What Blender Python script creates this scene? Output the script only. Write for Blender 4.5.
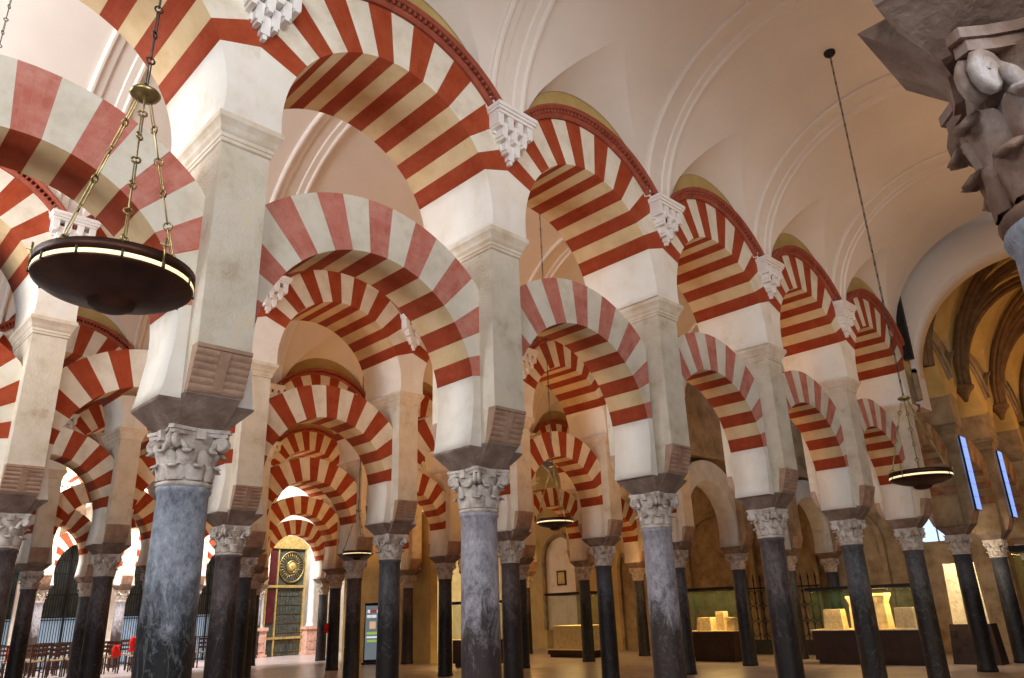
import bpy, math, random
from math import sin, cos, pi, radians, sqrt, atan2, hypot
from mathutils import Vector, Matrix
random.seed(7)
scn = bpy.context.scene
for o in list(bpy.data.objects): bpy.data.objects.remove(o)
C = scn.collection

# ------------------------------------------------------------------ camera
S = 3.05; W = 5.898; X0 = 2.275; DA = 5.986
F, PITCH, ROLL, YAW, CH = 755.402, 0.348044, -0.03318, 0.7933, 1.576
fw = Vector((cos(YAW)*cos(PITCH), sin(YAW)*cos(PITCH), sin(PITCH)))
r = Vector((sin(YAW), -cos(YAW), 0)); u = r.cross(fw)
r2 = r*cos(ROLL)+u*sin(ROLL); u2 = -r*sin(ROLL)+u*cos(ROLL)
cd = bpy.data.cameras.new('camera'); cam = bpy.data.objects.new('camera', cd); C.objects.link(cam)
cam.matrix_world = Matrix(((r2.x, u2.x, -fw.x, 0), (r2.y, u2.y, -fw.y, 0), (r2.z, u2.z, -fw.z, CH), (0, 0, 0, 1)))
cd.sensor_fit = 'HORIZONTAL'; cd.sensor_width = 36; cd.lens = F/1024*36; cd.clip_start = .02; cd.clip_end = 500
scn.camera = cam

# ------------------------------------------------------------------ light
scn.view_settings.view_transform = 'Standard'; scn.view_settings.look = 'None'
scn.view_settings.gamma = 1; scn.view_settings.use_curve_mapping = False
scn.view_settings.exposure = 0.0
wd = bpy.data.worlds.new('sky'); scn.world = wd; wd.use_nodes = True
bg = wd.node_tree.nodes['Background']; bg.inputs[0].default_value = (.80, .88, 1, 1); bg.inputs[1].default_value = .07
def area(name, loc, target, size, sizey, power, col):
    l = bpy.data.lights.new(name, 'AREA'); l.shape = 'RECTANGLE'; l.size = size; l.size_y = sizey; l.energy = power; l.color = col
    o = bpy.data.objects.new(name, l); C.objects.link(o); o.location = loc
    o.rotation_euler = (Vector(target)-Vector(loc)).to_track_quat('-Z', 'Y').to_euler(); return o
def spot(name, loc, power, col, rad=.15):
    l = bpy.data.lights.new(name, 'POINT'); l.energy = power; l.color = col; l.shadow_soft_size = rad
    o = bpy.data.objects.new(name, l); C.objects.link(o); o.location = loc; return o
WARM = (1, .50, .17)
# daylight from the open courtyard side (left end of the naves), plus unseen fill panels added
area('daylight_area', (-5.5, -1.5, 7.2), (3.5, 6.0, 4.5), 4, 3.5, 450, (.90, .95, 1))
area('daylight_area', (-.5, -6.0, 6.5), (3.5, 6, 5), 6, 4, 850, (.97, .98, 1))  # unseen fill added behind the camera to lift pier fronts and vault
area('daylight_area', (-5.5, 9.5, 7.0), (.5, 9.5, 8), 5, 3, 720, (.93, .96, 1))
area('daylight_area', (-3.2, 9.0, 6.4), (-.5, 9.2, 9.5), 2.5, 2, 260, (.93, .96, 1))  # unseen fill aimed up, added to whiten the left vault
area('daylight_area', (9.0, 32.5, 10.5), (9.5, 36.5, 3), 14, 3.5, 6000, (1, .97, .93))
area('cool_skylight', (22.5, 9.2, 9.6), (21.5, 11, 4), 3, 2, 800, (.62, .80, 1))
area('daylight_area', (19.5, 32.5, 8.5), (19.3, 36, 2), 3, 2, 420, (1, .97, .93))  # unseen fill added to brighten the gilded screen
# added unseen warm fills mid-nave: they reach soffits and vaults, not the floor
for (x, y, e) in [(5.3, 3.0, 14), (8.3, 3.0, 16), (11.6, 3.0, 20), (14.5, 3.0, 34), (3.8, 8.9, 16), (8.4, 8.9, 34), (13, 8.9, 40), (18.5, 8.9, 22),
                  (6.8, 14.8, 34), (11.4, 14.8, 44), (16, 14.8, 44), (8.4, 20.7, 34), (13, 20.7, 44), (17.5, 20.7, 40), (13, 26.6, 40), (16, 26.6, 30)]:
    area('warm_upward_fill', (x, y, 4.9 if y < 4 else 3.3), (x+.01, y, 9), 1.6, 1.2, e*(.8 if y < 4 else 1.35), (1, .62, .34) if y < 4 else WARM)
for (x, y, z, e) in [(22.5, 16.5, 3.0, 35), (22, 22, 3.0, 90), (21, 27, 2, 70), (21.5, 3.2, 5.0, 40), (23, 3.2, 6.2, 90), (27, 3.2, 6.2, 90), (30, 3.2, 6.0, 60), (24.5, 9.0, 3.0, 14),
                     (8, 3.2, .35, 8), (13, 9, .35, 14), (12, 16, .35, 14)]:
    spot('warm_point', (x, y, z), e, WARM)  # unseen points; the ones near the floor are added warm fill

# ------------------------------------------------------------------ materials
def mat(name, rough=.8, spec=.3):
    m = bpy.data.materials.new(name); m.use_nodes = True
    b = m.node_tree.nodes['Principled BSDF']; b.inputs['Roughness'].default_value = rough
    b.inputs['Specular IOR Level'].default_value = spec
    return m, m.node_tree.nodes, m.node_tree.links, b
def ramp(n, stops):
    rp = n.new('ShaderNodeValToRGB'); e = rp.color_ramp.elements
    while len(e) < len(stops): e.new(.5)
    for i, (p, c) in enumerate(stops): e[i].position = p; e[i].color = (*c, 1)
    return rp
def noise_mat(name, stops, scale=3, detail=6, rough=.85, bump=.0, bscale=30, stretch=(1, 1, 1), spec=.25, dist=0, metal=0):
    m, n, l, b = mat(name, rough, spec)
    tc = n.new('ShaderNodeTexCoord'); mp = n.new('ShaderNodeMapping'); mp.inputs['Scale'].default_value = stretch
    oi = n.new('ShaderNodeObjectInfo'); ad = n.new('ShaderNodeVectorMath'); ad.operation = 'ADD'
    mu = n.new('ShaderNodeMath'); mu.operation = 'MULTIPLY'; mu.inputs[1].default_value = 37
    l.new(oi.outputs['Random'], mu.inputs[0]); l.new(tc.outputs['Object'], mp.inputs['Vector'])
    l.new(mp.outputs[0], ad.inputs[0]); l.new(mu.outputs[0], ad.inputs[1])
    nz = n.new('ShaderNodeTexNoise'); nz.inputs['Scale'].default_value = scale; nz.inputs['Detail'].default_value = detail
    nz.inputs['Roughness'].default_value = .62; nz.inputs['Distortion'].default_value = dist
    l.new(ad.outputs[0], nz.inputs['Vector'])
    rp = ramp(n, stops); l.new(nz.outputs[0], rp.inputs[0]); l.new(rp.outputs[0], b.inputs['Base Color'])
    b.inputs['Metallic'].default_value = metal
    if bump:
        nb = n.new('ShaderNodeTexNoise'); nb.inputs['Scale'].default_value = bscale; nb.inputs['Detail'].default_value = 5
        l.new(ad.outputs[0], nb.inputs['Vector']); bp = n.new('ShaderNodeBump'); bp.inputs['Strength'].default_value = bump
        bp.inputs['Distance'].default_value = .02; l.new(nb.outputs[0], bp.inputs['Height']); l.new(bp.outputs[0], b.inputs['Normal'])
    return m
def glow(name, col, st):
    m, n, l, b = mat(name); b.inputs['Base Color'].default_value = (*col, 1)
    b.inputs['Emission Color'].default_value = (*col, 1); b.inputs['Emission Strength'].default_value = st; return m
def brick_mat(name, c1, c2, joint, wash):
    m, n, l, b = mat(name, .85, .2)
    uv = n.new('ShaderNodeUVMap')
    br = n.new('ShaderNodeTexBrick'); br.inputs['Scale'].default_value = 1; br.inputs['Brick Width'].default_value = .26
    br.inputs['Row Height'].default_value = .062; br.inputs['Mortar Size'].default_value = .003; br.inputs['Mortar Smooth'].default_value = .6
    br.inputs['Color1'].default_value = (*c1, 1); br.inputs['Color2'].default_value = (*c2, 1); br.inputs['Mortar'].default_value = (*joint, 1)
    nz = n.new('ShaderNodeTexNoise'); nz.inputs['Scale'].default_value = 5; nz.inputs['Detail'].default_value = 8; nz.inputs['Roughness'].default_value = .7
    tc = n.new('ShaderNodeTexCoord'); l.new(tc.outputs['Object'], nz.inputs['Vector'])
    rp = ramp(n, [(.42, (0, 0, 0)), (.75, (1, 1, 1))]); l.new(nz.outputs[0], rp.inputs[0])
    mx = n.new('ShaderNodeMix'); mx.data_type = 'RGBA'; l.new(rp.outputs[0], mx.inputs[0])
    l.new(br.outputs[0], mx.inputs[6]); mx.inputs[7].default_value = (*wash, 1)
    l.new(uv.outputs[0], br.inputs['Vector']); l.new(mx.outputs[2], b.inputs['Base Color'])
    bp = n.new('ShaderNodeBump'); bp.inputs['Strength'].default_value = .35; bp.inputs['Distance'].default_value = .01
    l.new(br.outputs['Fac'], bp.inputs['Height']); bp.invert = True; l.new(bp.outputs[0], b.inputs['Normal'])
    return m
def marble(name, stops, dark, low, veins, ds=3.2):
    """veined shaft, worn and blackened towards the foot with an irregular edge"""
    m, n, l, b = mat(name, .5, .3)
    tc = n.new('ShaderNodeTexCoord'); oi = n.new('ShaderNodeObjectInfo'); ad = n.new('ShaderNodeVectorMath')
    mu = n.new('ShaderNodeMath'); mu.operation = 'MULTIPLY'; mu.inputs[1].default_value = 53
    l.new(oi.outputs['Random'], mu.inputs[0]); l.new(tc.outputs['Object'], ad.inputs[0]); l.new(mu.outputs[0], ad.inputs[1])
    n1 = n.new('ShaderNodeTexNoise'); n1.inputs['Scale'].default_value = 16; n1.inputs['Detail'].default_value = 10; n1.inputs['Roughness'].default_value = .85
    mp = n.new('ShaderNodeMapping'); mp.inputs['Scale'].default_value = (1, 1, .55); l.new(ad.outputs[0], mp.inputs[0])
    l.new(mp.outputs[0], n1.inputs['Vector']); rp = ramp(n, stops); l.new(n1.outputs[0], rp.inputs[0])
    n2 = n.new('ShaderNodeTexNoise'); n2.inputs['Scale'].default_value = ds; n2.inputs['Detail'].default_value = 9; n2.inputs['Roughness'].default_value = .85; n2.inputs['Distortion'].default_value = .6
    l.new(mp.outputs[0], n2.inputs['Vector'])
    sx = n.new('ShaderNodeSeparateXYZ'); l.new(tc.outputs['Object'], sx.inputs[0])
    mr = n.new('ShaderNodeMapRange'); mr.inputs[1].default_value = low+.35; mr.inputs[2].default_value = low-1.5; mr.inputs[3].default_value = 0; mr.inputs[4].default_value = 1
    l.new(sx.outputs[2], mr.inputs[0])
    a = n.new('ShaderNodeMath'); a.operation = 'MULTIPLY_ADD'; a.inputs[1].default_value = .62; l.new(mr.outputs[0], a.inputs[0]); l.new(n2.outputs[0], a.inputs[2])
    r3 = ramp(n, [(.66, (0, 0, 0)), (.76, (.55, .55, .55)), (.86, (1, 1, 1))]); l.new(a.outputs[0], r3.inputs[0])
    mx = n.new('ShaderNodeMix'); mx.data_type = 'RGBA'; l.new(r3.outputs[0], mx.inputs[0]); l.new(rp.outputs[0], mx.inputs[6]); mx.inputs[7].default_value = (*dark, 1)
    n4 = n.new('ShaderNodeTexNoise'); n4.inputs['Scale'].default_value = 4; n4.inputs['Detail'].default_value = 6; n4.inputs['Distortion'].default_value = 1.5; l.new(mp.outputs[0], n4.inputs['Vector'])
    r4 = ramp(n, [(.485, (0, 0, 0)), (.5, (1, 1, 1)), (.515, (0, 0, 0))]); l.new(n4.outputs[0], r4.inputs[0])
    m5 = n.new('ShaderNodeMath'); m5.operation = 'MULTIPLY'; m5.inputs[1].default_value = .13; l.new(r4.outputs[0], m5.inputs[0])
    m2 = n.new('ShaderNodeMix'); m2.data_type = 'RGBA'; l.new(m5.outputs[0], m2.inputs[0]); l.new(mx.outputs[2], m2.inputs[6]); m2.inputs[7].default_value = (*veins, 1)
    l.new(m2.outputs[2], b.inputs['Base Color'])
    bp = n.new('ShaderNodeBump'); bp.inputs['Strength'].default_value = .25; bp.inputs['Distance'].default_value = .01; l.new(n1.outputs[0], bp.inputs['Height']); l.new(bp.outputs[0], b.inputs['Normal'])
    return m
M = {}
M['plaster'] = noise_mat('vault_plaster', [(.3, (.70, .63, .56)), (.6, (.76, .69, .62)), (.8, (.80, .74, .67))], .7, 5, .9)
M['cream'] = noise_mat('cream_voussoir', [(.3, (.60, .52, .40)), (.5, (.73, .66, .54)), (.72, (.79, .74, .64))], 3, 8, .85, .25, 26)
M['white'] = noise_mat('white_plaster', [(.28, (.66, .58, .47)), (.45, (.78, .72, .63)), (.7, (.84, .80, .74))], 2.2, 8, .85, .2, 22)
M['stone'] = noise_mat('pocked_stone', [(.25, (.42, .33, .22)), (.42, (.63, .55, .42)), (.58, (.70, .63, .52)), (.75, (.74, .62, .42))], 3.4, 10, .9, .5, 42)
M['moulding'] = noise_mat('moulding_stone', [(.3, (.58, .46, .32)), (.6, (.74, .66, .54)), (.8, (.80, .74, .64))], 3.5, 6, .85, .2, 25)
M['corbel'] = noise_mat('corbel_stone', [(.3, (.30, .18, .12)), (.6, (.45, .29, .20)), (.8, (.54, .39, .29))], 5, 7, .85, .4, 30)
M['impost'] = noise_mat('impost_stone', [(.3, (.15, .10, .075)), (.55, (.26, .185, .145)), (.8, (.42, .33, .27))], 5, 8, .85, .5, 30)
M['capital'] = noise_mat('capital_marble', [(.3, (.30, .235, .19)), (.5, (.55, .48, .42)), (.75, (.72, .66, .60))], 9, 8, .7, .4, 50)
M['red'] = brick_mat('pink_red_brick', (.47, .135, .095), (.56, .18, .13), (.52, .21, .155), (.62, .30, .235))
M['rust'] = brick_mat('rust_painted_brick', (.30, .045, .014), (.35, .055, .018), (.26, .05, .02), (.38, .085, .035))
M['soffcream'] = noise_mat('ochre_soffit', [(.3, (.50, .34, .17)), (.5, (.60, .43, .24)), (.72, (.66, .50, .30))], 2.5, 6, .9, .1, 20)  # arch undersides, deeper and yellower than the cream faces
M['soffred'] = brick_mat('russet_soffit', (.25, .035, .010), (.29, .042, .012), (.22, .035, .012), (.32, .065, .025))  # arch undersides, darker than the red faces
M['hood'] = noise_mat('red_brick_hood', [(.3, (.24, .055, .03)), (.6, (.34, .085, .05)), (.8, (.42, .13, .08))], 6, 6, .85, .3, 30)
M['ochre'] = noise_mat('ochre_wall', [(.3, (.42, .29, .10)), (.55, (.52, .38, .15)), (.8, (.60, .46, .22))], 1.6, 6, .9, .2, 18)
M['brownstone'] = noise_mat('brown_masonry', [(.3, (.17, .115, .06)), (.5, (.30, .22, .13)), (.75, (.44, .34, .21))], 2.2, 9, .9, .5, 20)
M['greystone'] = noise_mat('pale_grey_stone', [(.3, (.46, .48, .50)), (.6, (.60, .63, .66)), (.8, (.70, .72, .74))], 3, 7, .85, .3, 24)
M['rib'] = noise_mat('brown_rib_stone', [(.3, (.12, .065, .025)), (.6, (.20, .115, .05)), (.8, (.28, .18, .085))], 4, 6, .8, .3, 25)
M['m0'] = marble('blue_grey_marble', [(.35, (.09, .10, .125)), (.5, (.24, .265, .315)), (.65, (.40, .425, .48))], (.010, .010, .011), 2.2, (.62, .60, .56), 3)
M['m1'] = marble('mauve_grey_marble', [(.35, (.13, .12, .14)), (.5, (.31, .29, .32)), (.65, (.46, .44, .47))], (.038, .026, .024), 2.0, (.35, .28, .26), 6)
M['m2'] = marble('dark_grey_marble', [(.35, (.025, .025, .03)), (.5, (.07, .07, .078)), (.65, (.14, .14, .15))], (.014, .011, .011), 2.1, (.4, .38, .36), 5)
M['m3'] = marble('black_marble', [(.3, (.025, .025, .03)), (.5, (.05, .05, .06)), (.7, (.09, .09, .10))], (.007, .006, .007), 2.2, (.25, .25, .27), 5)
M['m4'] = marble('brown_marble', [(.35, (.03, .022, .02)), (.5, (.085, .066, .064)), (.65, (.16, .13, .13))], (.014, .009, .008), 2.1, (.4, .3, .28), 5)
M['bronze'] = noise_mat('dark_bronze', [(.3, (.022, .009, .005)), (.6, (.06, .022, .011)), (.8, (.11, .042, .018))], 6, 6, .45, .1, 20, metal=.5)
M['brass'] = noise_mat('aged_brass', [(.3, (.20, .14, .05)), (.6, (.42, .33, .14)), (.8, (.62, .52, .28))], 12, 5, .35, metal=.9)
M['brassbright'] = glow('lit_gap_of_lamp', (1, .80, .45), 1.0)
M['chain'] = noise_mat('iron_chain', [(.3, (.03, .03, .028)), (.6, (.08, .075, .06)), (.8, (.16, .13, .08))], 30, 4, .45, metal=.6)
M['black'] = noise_mat('black_metal', [(.3, (.008, .008, .008)), (.8, (.02, .02, .02))], 6, 3, .5)
M['wood'] = noise_mat('dark_brown_wood', [(.3, (.045, .018, .01)), (.6, (.085, .036, .02)), (.8, (.13, .06, .03))], 4, 6, .5, stretch=(1, 1, 5))
M['rush'] = noise_mat('rush_seat', [(.3, (.2, .14, .08)), (.8, (.36, .27, .17))], 20, 3, .9)
M['redcloth'] = noise_mat('red_cloth', [(.3, (.5, .01, .01)), (.8, (.75, .03, .02))], 5, 3, .9)
M['plinth'] = noise_mat('dark_case_plinth', [(.3, (.02, .009, .006)), (.8, (.045, .02, .012))], 3, 4, .5)
M['artifact'] = noise_mat('carved_pale_marble', [(.3, (.52, .40, .22)), (.5, (.72, .60, .38)), (.7, (.80, .69, .46))], 10, 8, .8, .8, 30)
M['pinkstone'] = noise_mat('pink_carved_marble', [(.3, (.42, .22, .17)), (.6, (.62, .38, .30)), (.8, (.72, .52, .42))], 6, 6, .6, .3, 20)
M['gold'] = noise_mat('gilded_wood', [(.3, (.38, .26, .08)), (.6, (.62, .46, .18)), (.8, (.8, .66, .36))], 8, 5, .45, metal=.4)
M['maroon'] = noise_mat('maroon_panel', [(.3, (.07, .008, .012)), (.8, (.14, .02, .028))], 3, 4, .6)
M['mesh'] = noise_mat('dark_lattice_glass', [(.3, (.04, .05, .05)), (.8, (.12, .14, .13))], 4, 4, .3)
M['bluepane'] = glow('daylit_blue_panes', (.35, .47, .60), .35)
M['bluelight'] = glow('blue_stained_glass', (.20, .36, .90), 1.1)  # glow standing in for blue light on the pilasters
M['sky'] = glow('daylit_window_pane', (.55, .75, 1.0), 1.1)
M['screen'] = glow('kiosk_panel_lit', (.20, .27, .33), .5)
M['screen_white'] = glow('kiosk_white', (.75, .85, .9), .8)
M['screen_green'] = glow('kiosk_green', (.35, .55, .12), .7)
M['screen_red'] = glow('kiosk_red', (.45, .07, .06), .5)
M['screen_peach'] = glow('kiosk_peach', (.8, .5, .32), .7)
m, n, l, b = mat('case_glass', .02, .5); b.inputs['Base Color'].default_value = (.03, .06, .04, 1); b.inputs['Alpha'].default_value = .10; M['glass'] = m
# floor: worn slabs
m, n, l, b = mat('marble_floor', .28, .5)
tc = n.new('ShaderNodeTexCoord'); br = n.new('ShaderNodeTexBrick'); br.inputs['Scale'].default_value = 1
br.inputs['Brick Width'].default_value = .9; br.inputs['Row Height'].default_value = .6; br.inputs['Mortar Size'].default_value = .006
br.inputs['Color1'].default_value = (.40, .33, .325, 1); br.inputs['Color2'].default_value = (.47, .39, .375, 1); br.inputs['Mortar'].default_value = (.2, .15, .13, 1)
l.new(tc.outputs['Object'], br.inputs['Vector']); nz = n.new('ShaderNodeTexNoise'); nz.inputs['Scale'].default_value = 1.3; nz.inputs['Detail'].default_value = 8
l.new(tc.outputs['Object'], nz.inputs['Vector']); rp = ramp(n, [(.3, (.6, .6, .6)), (.7, (1, 1, 1))]); l.new(nz.outputs[0], rp.inputs[0])
mx = n.new('ShaderNodeMix'); mx.data_type = 'RGBA'; mx.blend_type = 'MULTIPLY'; mx.inputs[0].default_value = 1
l.new(br.outputs[0], mx.inputs[6]); l.new(rp.outputs[0], mx.inputs[7]); l.new(mx.outputs[2], b.inputs['Base Color']); M['floor'] = m

# ------------------------------------------------------------------ mesh helper
class MB:
    def __init__(s): s.v = []; s.f = []; s.mi = []; s.uv = []; s.sm = []
    def quad(s, pts, mi=0, uvs=None, smooth=False):
        i = len(s.v); s.v += [tuple(p) for p in pts]; s.f.append(tuple(range(i, i+len(pts)))); s.mi.append(mi); s.uv.append(uvs); s.sm.append(smooth)
    def grid(s, P, mi=0, closeu=False, closev=False, smooth=True, uvf=None):
        nu = len(P); nv = len(P[0]); i0 = len(s.v)
        for row in P: s.v += [tuple(p) for p in row]
        for i in range(nu if closeu else nu-1):
            for j in range(nv if closev else nv-1):
                a, b_ = (i, (i+1) % nu), (j, (j+1) % nv)
                s.f.append((i0+a[0]*nv+b_[0], i0+a[1]*nv+b_[0], i0+a[1]*nv+b_[1], i0+a[0]*nv+b_[1])); s.mi.append(mi); s.sm.append(smooth)
                s.uv.append(None)
    def box(s, x0, x1, y0, y1, z0, z1, mi=0, rot=None, piv=(0, 0, 0)):
        P = [(x0, y0, z0), (x1, y0, z0), (x1, y1, z0), (x0, y1, z0), (x0, y0, z1), (x1, y0, z1), (x1, y1, z1), (x0, y1, z1)]
        if rot is not None: P = [tuple(Vector(piv)+rot @ (Vector(p)-Vector(piv))) for p in P]
        s.hexa(P, mi)
    def hexa(s, P, mi=0):
        i = len(s.v); s.v += [tuple(p) for p in P]
        for q in ((0, 3, 2, 1), (4, 5, 6, 7), (0, 1, 5, 4), (1, 2, 6, 5), (2, 3, 7, 6), (3, 0, 4, 7)):
            s.f.append(tuple(i+k for k in q)); s.mi.append(mi); s.uv.append(None); s.sm.append(False)
    def frustum(s, bx, by, z0, tx, ty, z1, cx=0, cy=0, mi=0):
        s.hexa([(cx-bx, cy-by, z0), (cx+bx, cy-by, z0), (cx+bx, cy+by, z0), (cx-bx, cy+by, z0),
                (cx-tx, cy-ty, z1), (cx+tx, cy-ty, z1), (cx+tx, cy+ty, z1), (cx-tx, cy+ty, z1)], mi)
    def prism(s, poly, axis, a0, a1, mi=0, smooth=False):
        """poly: list of 2D points; axis 'x','y','z' extrusion"""
        def mk(p, a): return {'x': (a, p[0], p[1]), 'y': (p[0], a, p[1]), 'z': (p[0], p[1], a)}[axis]
        k = len(poly)
        s.quad([mk(p, a0) for p in poly], mi); s.quad([mk(p, a1) for p in reversed(poly)], mi)
        for i in range(k): s.quad([mk(poly[i], a0), mk(poly[i], a1), mk(poly[(i+1) % k], a1), mk(poly[(i+1) % k], a0)], mi, None, smooth)
    def lathe(s, prof, n=24, c=(0, 0), mi=0, smooth=True):
        P = [[(c[0]+rr*cos(2*pi*j/n), c[1]+rr*sin(2*pi*j/n), z) for j in range(n)] for rr, z in prof]
        s.grid(P, mi, closev=True, smooth=smooth)
    def tube(s, path, rad, n=6, mi=0, closed=False, smooth=True, cap=True):
        path = [Vector(p) for p in path]; k = len(path); rows = []; prev = None
        for i, p in enumerate(path):
            t = (path[(i+1) % k]-path[i-1]) if closed else (path[min(i+1, k-1)]-path[max(i-1, 0)])
            t = t.normalized() if t.length > 1e-9 else Vector((0, 0, 1))
            a = prev if prev is not None and abs(prev.dot(t)) < .95 else (Vector((0, 0, 1)) if abs(t.z) < .9 else Vector((1, 0, 0)))
            a = (a-t*a.dot(t)).normalized(); prev = a; b2 = t.cross(a); rd = rad[i] if isinstance(rad, (list, tuple)) else rad
            rows.append([p+(a*cos(2*pi*j/n)+b2*sin(2*pi*j/n))*rd for j in range(n)])
        s.grid(rows, mi, closeu=closed, closev=True, smooth=smooth)
        if not closed and cap: s.quad(rows[0][::-1], mi); s.quad(rows[-1], mi)
    def mesh(s, name, mats):
        me = bpy.data.meshes.new(name); me.from_pydata(s.v, [], s.f)
        for mt in mats: me.materials.append(mt)
        if any(q is not None for q in s.uv):
            ul = me.uv_layers.new(name='UVMap')
            for p, q in zip(me.polygons, s.uv):
                if q:
                    for li, c in zip(p.loop_indices, q): ul.data[li].uv = c
        for p, k, sm in zip(me.polygons, s.mi, s.sm): p.material_index = k; p.use_smooth = sm
        import bmesh
        bm = bmesh.new(); bm.from_mesh(me); bmesh.ops.remove_doubles(bm, verts=bm.verts, dist=1e-5)
        bmesh.ops.recalc_face_normals(bm, faces=bm.faces); bm.to_mesh(me); bm.free()
        me.update(); return me
    def build(s, name, mats, parent=None, loc=None):
        if not isinstance(mats, (list, tuple)): mats = [mats]
        o = bpy.data.objects.new(name, s.mesh(name, mats)); C.objects.link(o)
        if parent: o.parent = parent
        if loc: o.location = loc
        return o
def tag(o, label, cat, group=None, kind=None):
    if label: o['label'] = label
    if cat: o['category'] = cat
    if group: o['group'] = group
    if kind: o['kind'] = kind
    return o
def struct(o): o['kind'] = 'structure'; return o
def empty(name, loc=(0, 0, 0), rz=0):
    o = bpy.data.objects.new(name, None); C.objects.link(o); o.location = loc; o.rotation_euler = (0, 0, rz); o.empty_display_size = .2; return o
def copy_tree(src, loc, rz=0, kids=None):
    c = src.copy(); C.objects.link(c); c.location = loc; c.rotation_euler = (0, 0, rz)
    def rec(a, b):
        for ch in kids_of[a.name]:
            d = ch.copy(); C.objects.link(d); d.parent = b; rec(ch, d)
    rec(src, c); return c
kids_of = {}
def index_kids(o):
    kids_of[o.name] = list(o.children)
    for c_ in o.children: index_kids(c_)
def join(me_list):
    pass
ORD = ['first', 'second', 'third', 'fourth', 'fifth', 'sixth', 'seventh', 'eighth', 'ninth', 'tenth', 'eleventh', 'twelfth', 'thirteenth', 'fourteenth']

# ------------------------------------------------------------------ prototypes
def colx(n): return X0+S*n
def leaf(mb, ang, z0, h, r0, r1, w, curl=.05, mi=0):
    """one acanthus leaf: a thick plate rising along the bell, its tip curling out and down"""
    rows = []
    N = 7
    for i in range(N+1):
        t = i/N
        if t < .72:
            q = t/.72; z = z0+h*q; rr = r0+(r1-r0)*q*q
        else:
            q = (t-.72)/.28*pi*.9; z = z0+h+curl*.55*sin(q); rr = r1+curl*(1-cos(q))*.9-0; z -= curl*.45*(1-cos(q))*.9
        ww = w*(.85+.35*sin(pi*min(t*1.1, 1)))*(1 if t < .8 else 1-.55*(t-.8)/.2)
        rows.append((rr, z, ww))
    P = []
    for rr, z, ww in rows:
        line = []
        for k in (-1, -.5, 0, .5, 1):
            a = ang+k*ww/max(rr, .05); bulge = .012*(1-k*k)+(.008 if abs(k) == .5 else 0)
            line.append(((rr+bulge)*cos(a), (rr+bulge)*sin(a), z))
        P.append(line)
    back = [[(x*.90, y*.90, z-.004) for x, y, z in line] for line in P]
    mb.grid(P, mi); mb.grid([l_[::-1] for l_ in back], mi)
    for e in (0, -1):
        mb.grid([[P[i][e] for i in range(N+1)], [back[i][e] for i in range(N+1)]], mi)
    mb.grid([P[-1], back[-1]], mi)
def capital_mesh():
    mb = MB()
    mb.lathe([(.19, 2.555), (.205, 2.565), (.21, 2.58), (.2, 2.592), (.182, 2.6), (.182, 2.78), (.19, 2.86), (.21, 2.93), (.22, 2.945)], 24)
    for i in range(8): leaf(mb, i*pi/4, 2.60, .11, .193, .212, .074, .026)
    for i in range(8): leaf(mb, (i+.5)*pi/4, 2.68, .14, .196, .228, .072, .03)
    # corner volutes
    for i in range(4):
        a = pi/4+i*pi/2; d = Vector((cos(a), sin(a), 0))
        for s_ in (-1, 1):
            t = Vector((-sin(a), cos(a), 0))*s_
            path = []
            for k in range(16):
                q = k/15; th = q*2.9*pi; rr = .055*(1-q*.72)
                cpt = d*.262+Vector((0, 0, 2.885))
                path.append(cpt+d*(-rr*cos(th+pi*.15))+Vector((0, 0, rr*sin(th+pi*.15)))+t*(.018+.012*q))
            path = [d*.2+t*.09+Vector((0, 0, 2.80)), d*.225+t*.06+Vector((0, 0, 2.87))]+path
            mb.tube(path, [.024]*2+[.024-.009*k/15 for k in range(16)], 6)
        # hidden core of the scroll
        mb.tube([d*.262-Vector((-sin(a), cos(a), 0))*.04+Vector((0, 0, 2.885)), d*.262+Vector((-sin(a), cos(a), 0))*.04+Vector((0, 0, 2.885))], .038, 10)
    # abacus with concave sides and fleurons
    pts = []
    for i in range(4):
        a = i*pi/2
        for k in range(-3, 4):
            q = k/3; rr = .19+.045*q*q; x, y = rr, q*.205
            pts.append((x*cos(a)-y*sin(a), x*sin(a)+y*cos(a)))
    mb.prism(pts, 'z', 2.94, 2.972)
    mb.prism([(x*1.06, y*1.06) for x, y in pts], 'z', 2.972, 3.0)
    for i in range(4):
        a = i*pi/2; c_ = Vector((cos(a), sin(a), 0))
        mb.box(.18, .235, -.035, .035, 2.91, 2.99, 0, Matrix.Rotation(a, 3, 'Z'))
    return mb
def make_column():
    e = empty('marble_column')
    mb = MB()
    prof = [(0, .0), (.215, 0), (.215, .05), (.205, .09)]+[(.203-.016*(t/10)**1.3, .1+2.40*t/10) for t in range(11)]+[(.200, 2.515), (.205, 2.535), (.2, 2.555), (0, 2.56)]
    mb.lathe(prof, 40); mb.build('shaft', M['m2'], e)
    capital_mesh().build('capital', M['capital'], e)
    return e
def square_profile(mb, prof, mi=0):
    """prof: list of (hx, hy, z): stacked rectangles"""
    P = [[(-hx, -hy, z), (hx, -hy, z), (hx, hy, z), (-hx, hy, z)] for hx, hy, z in prof]
    mb.grid(P, mi, closev=True, smooth=False); mb.quad(P[-1], mi); mb.quad(P[0][::-1], mi)
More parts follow.
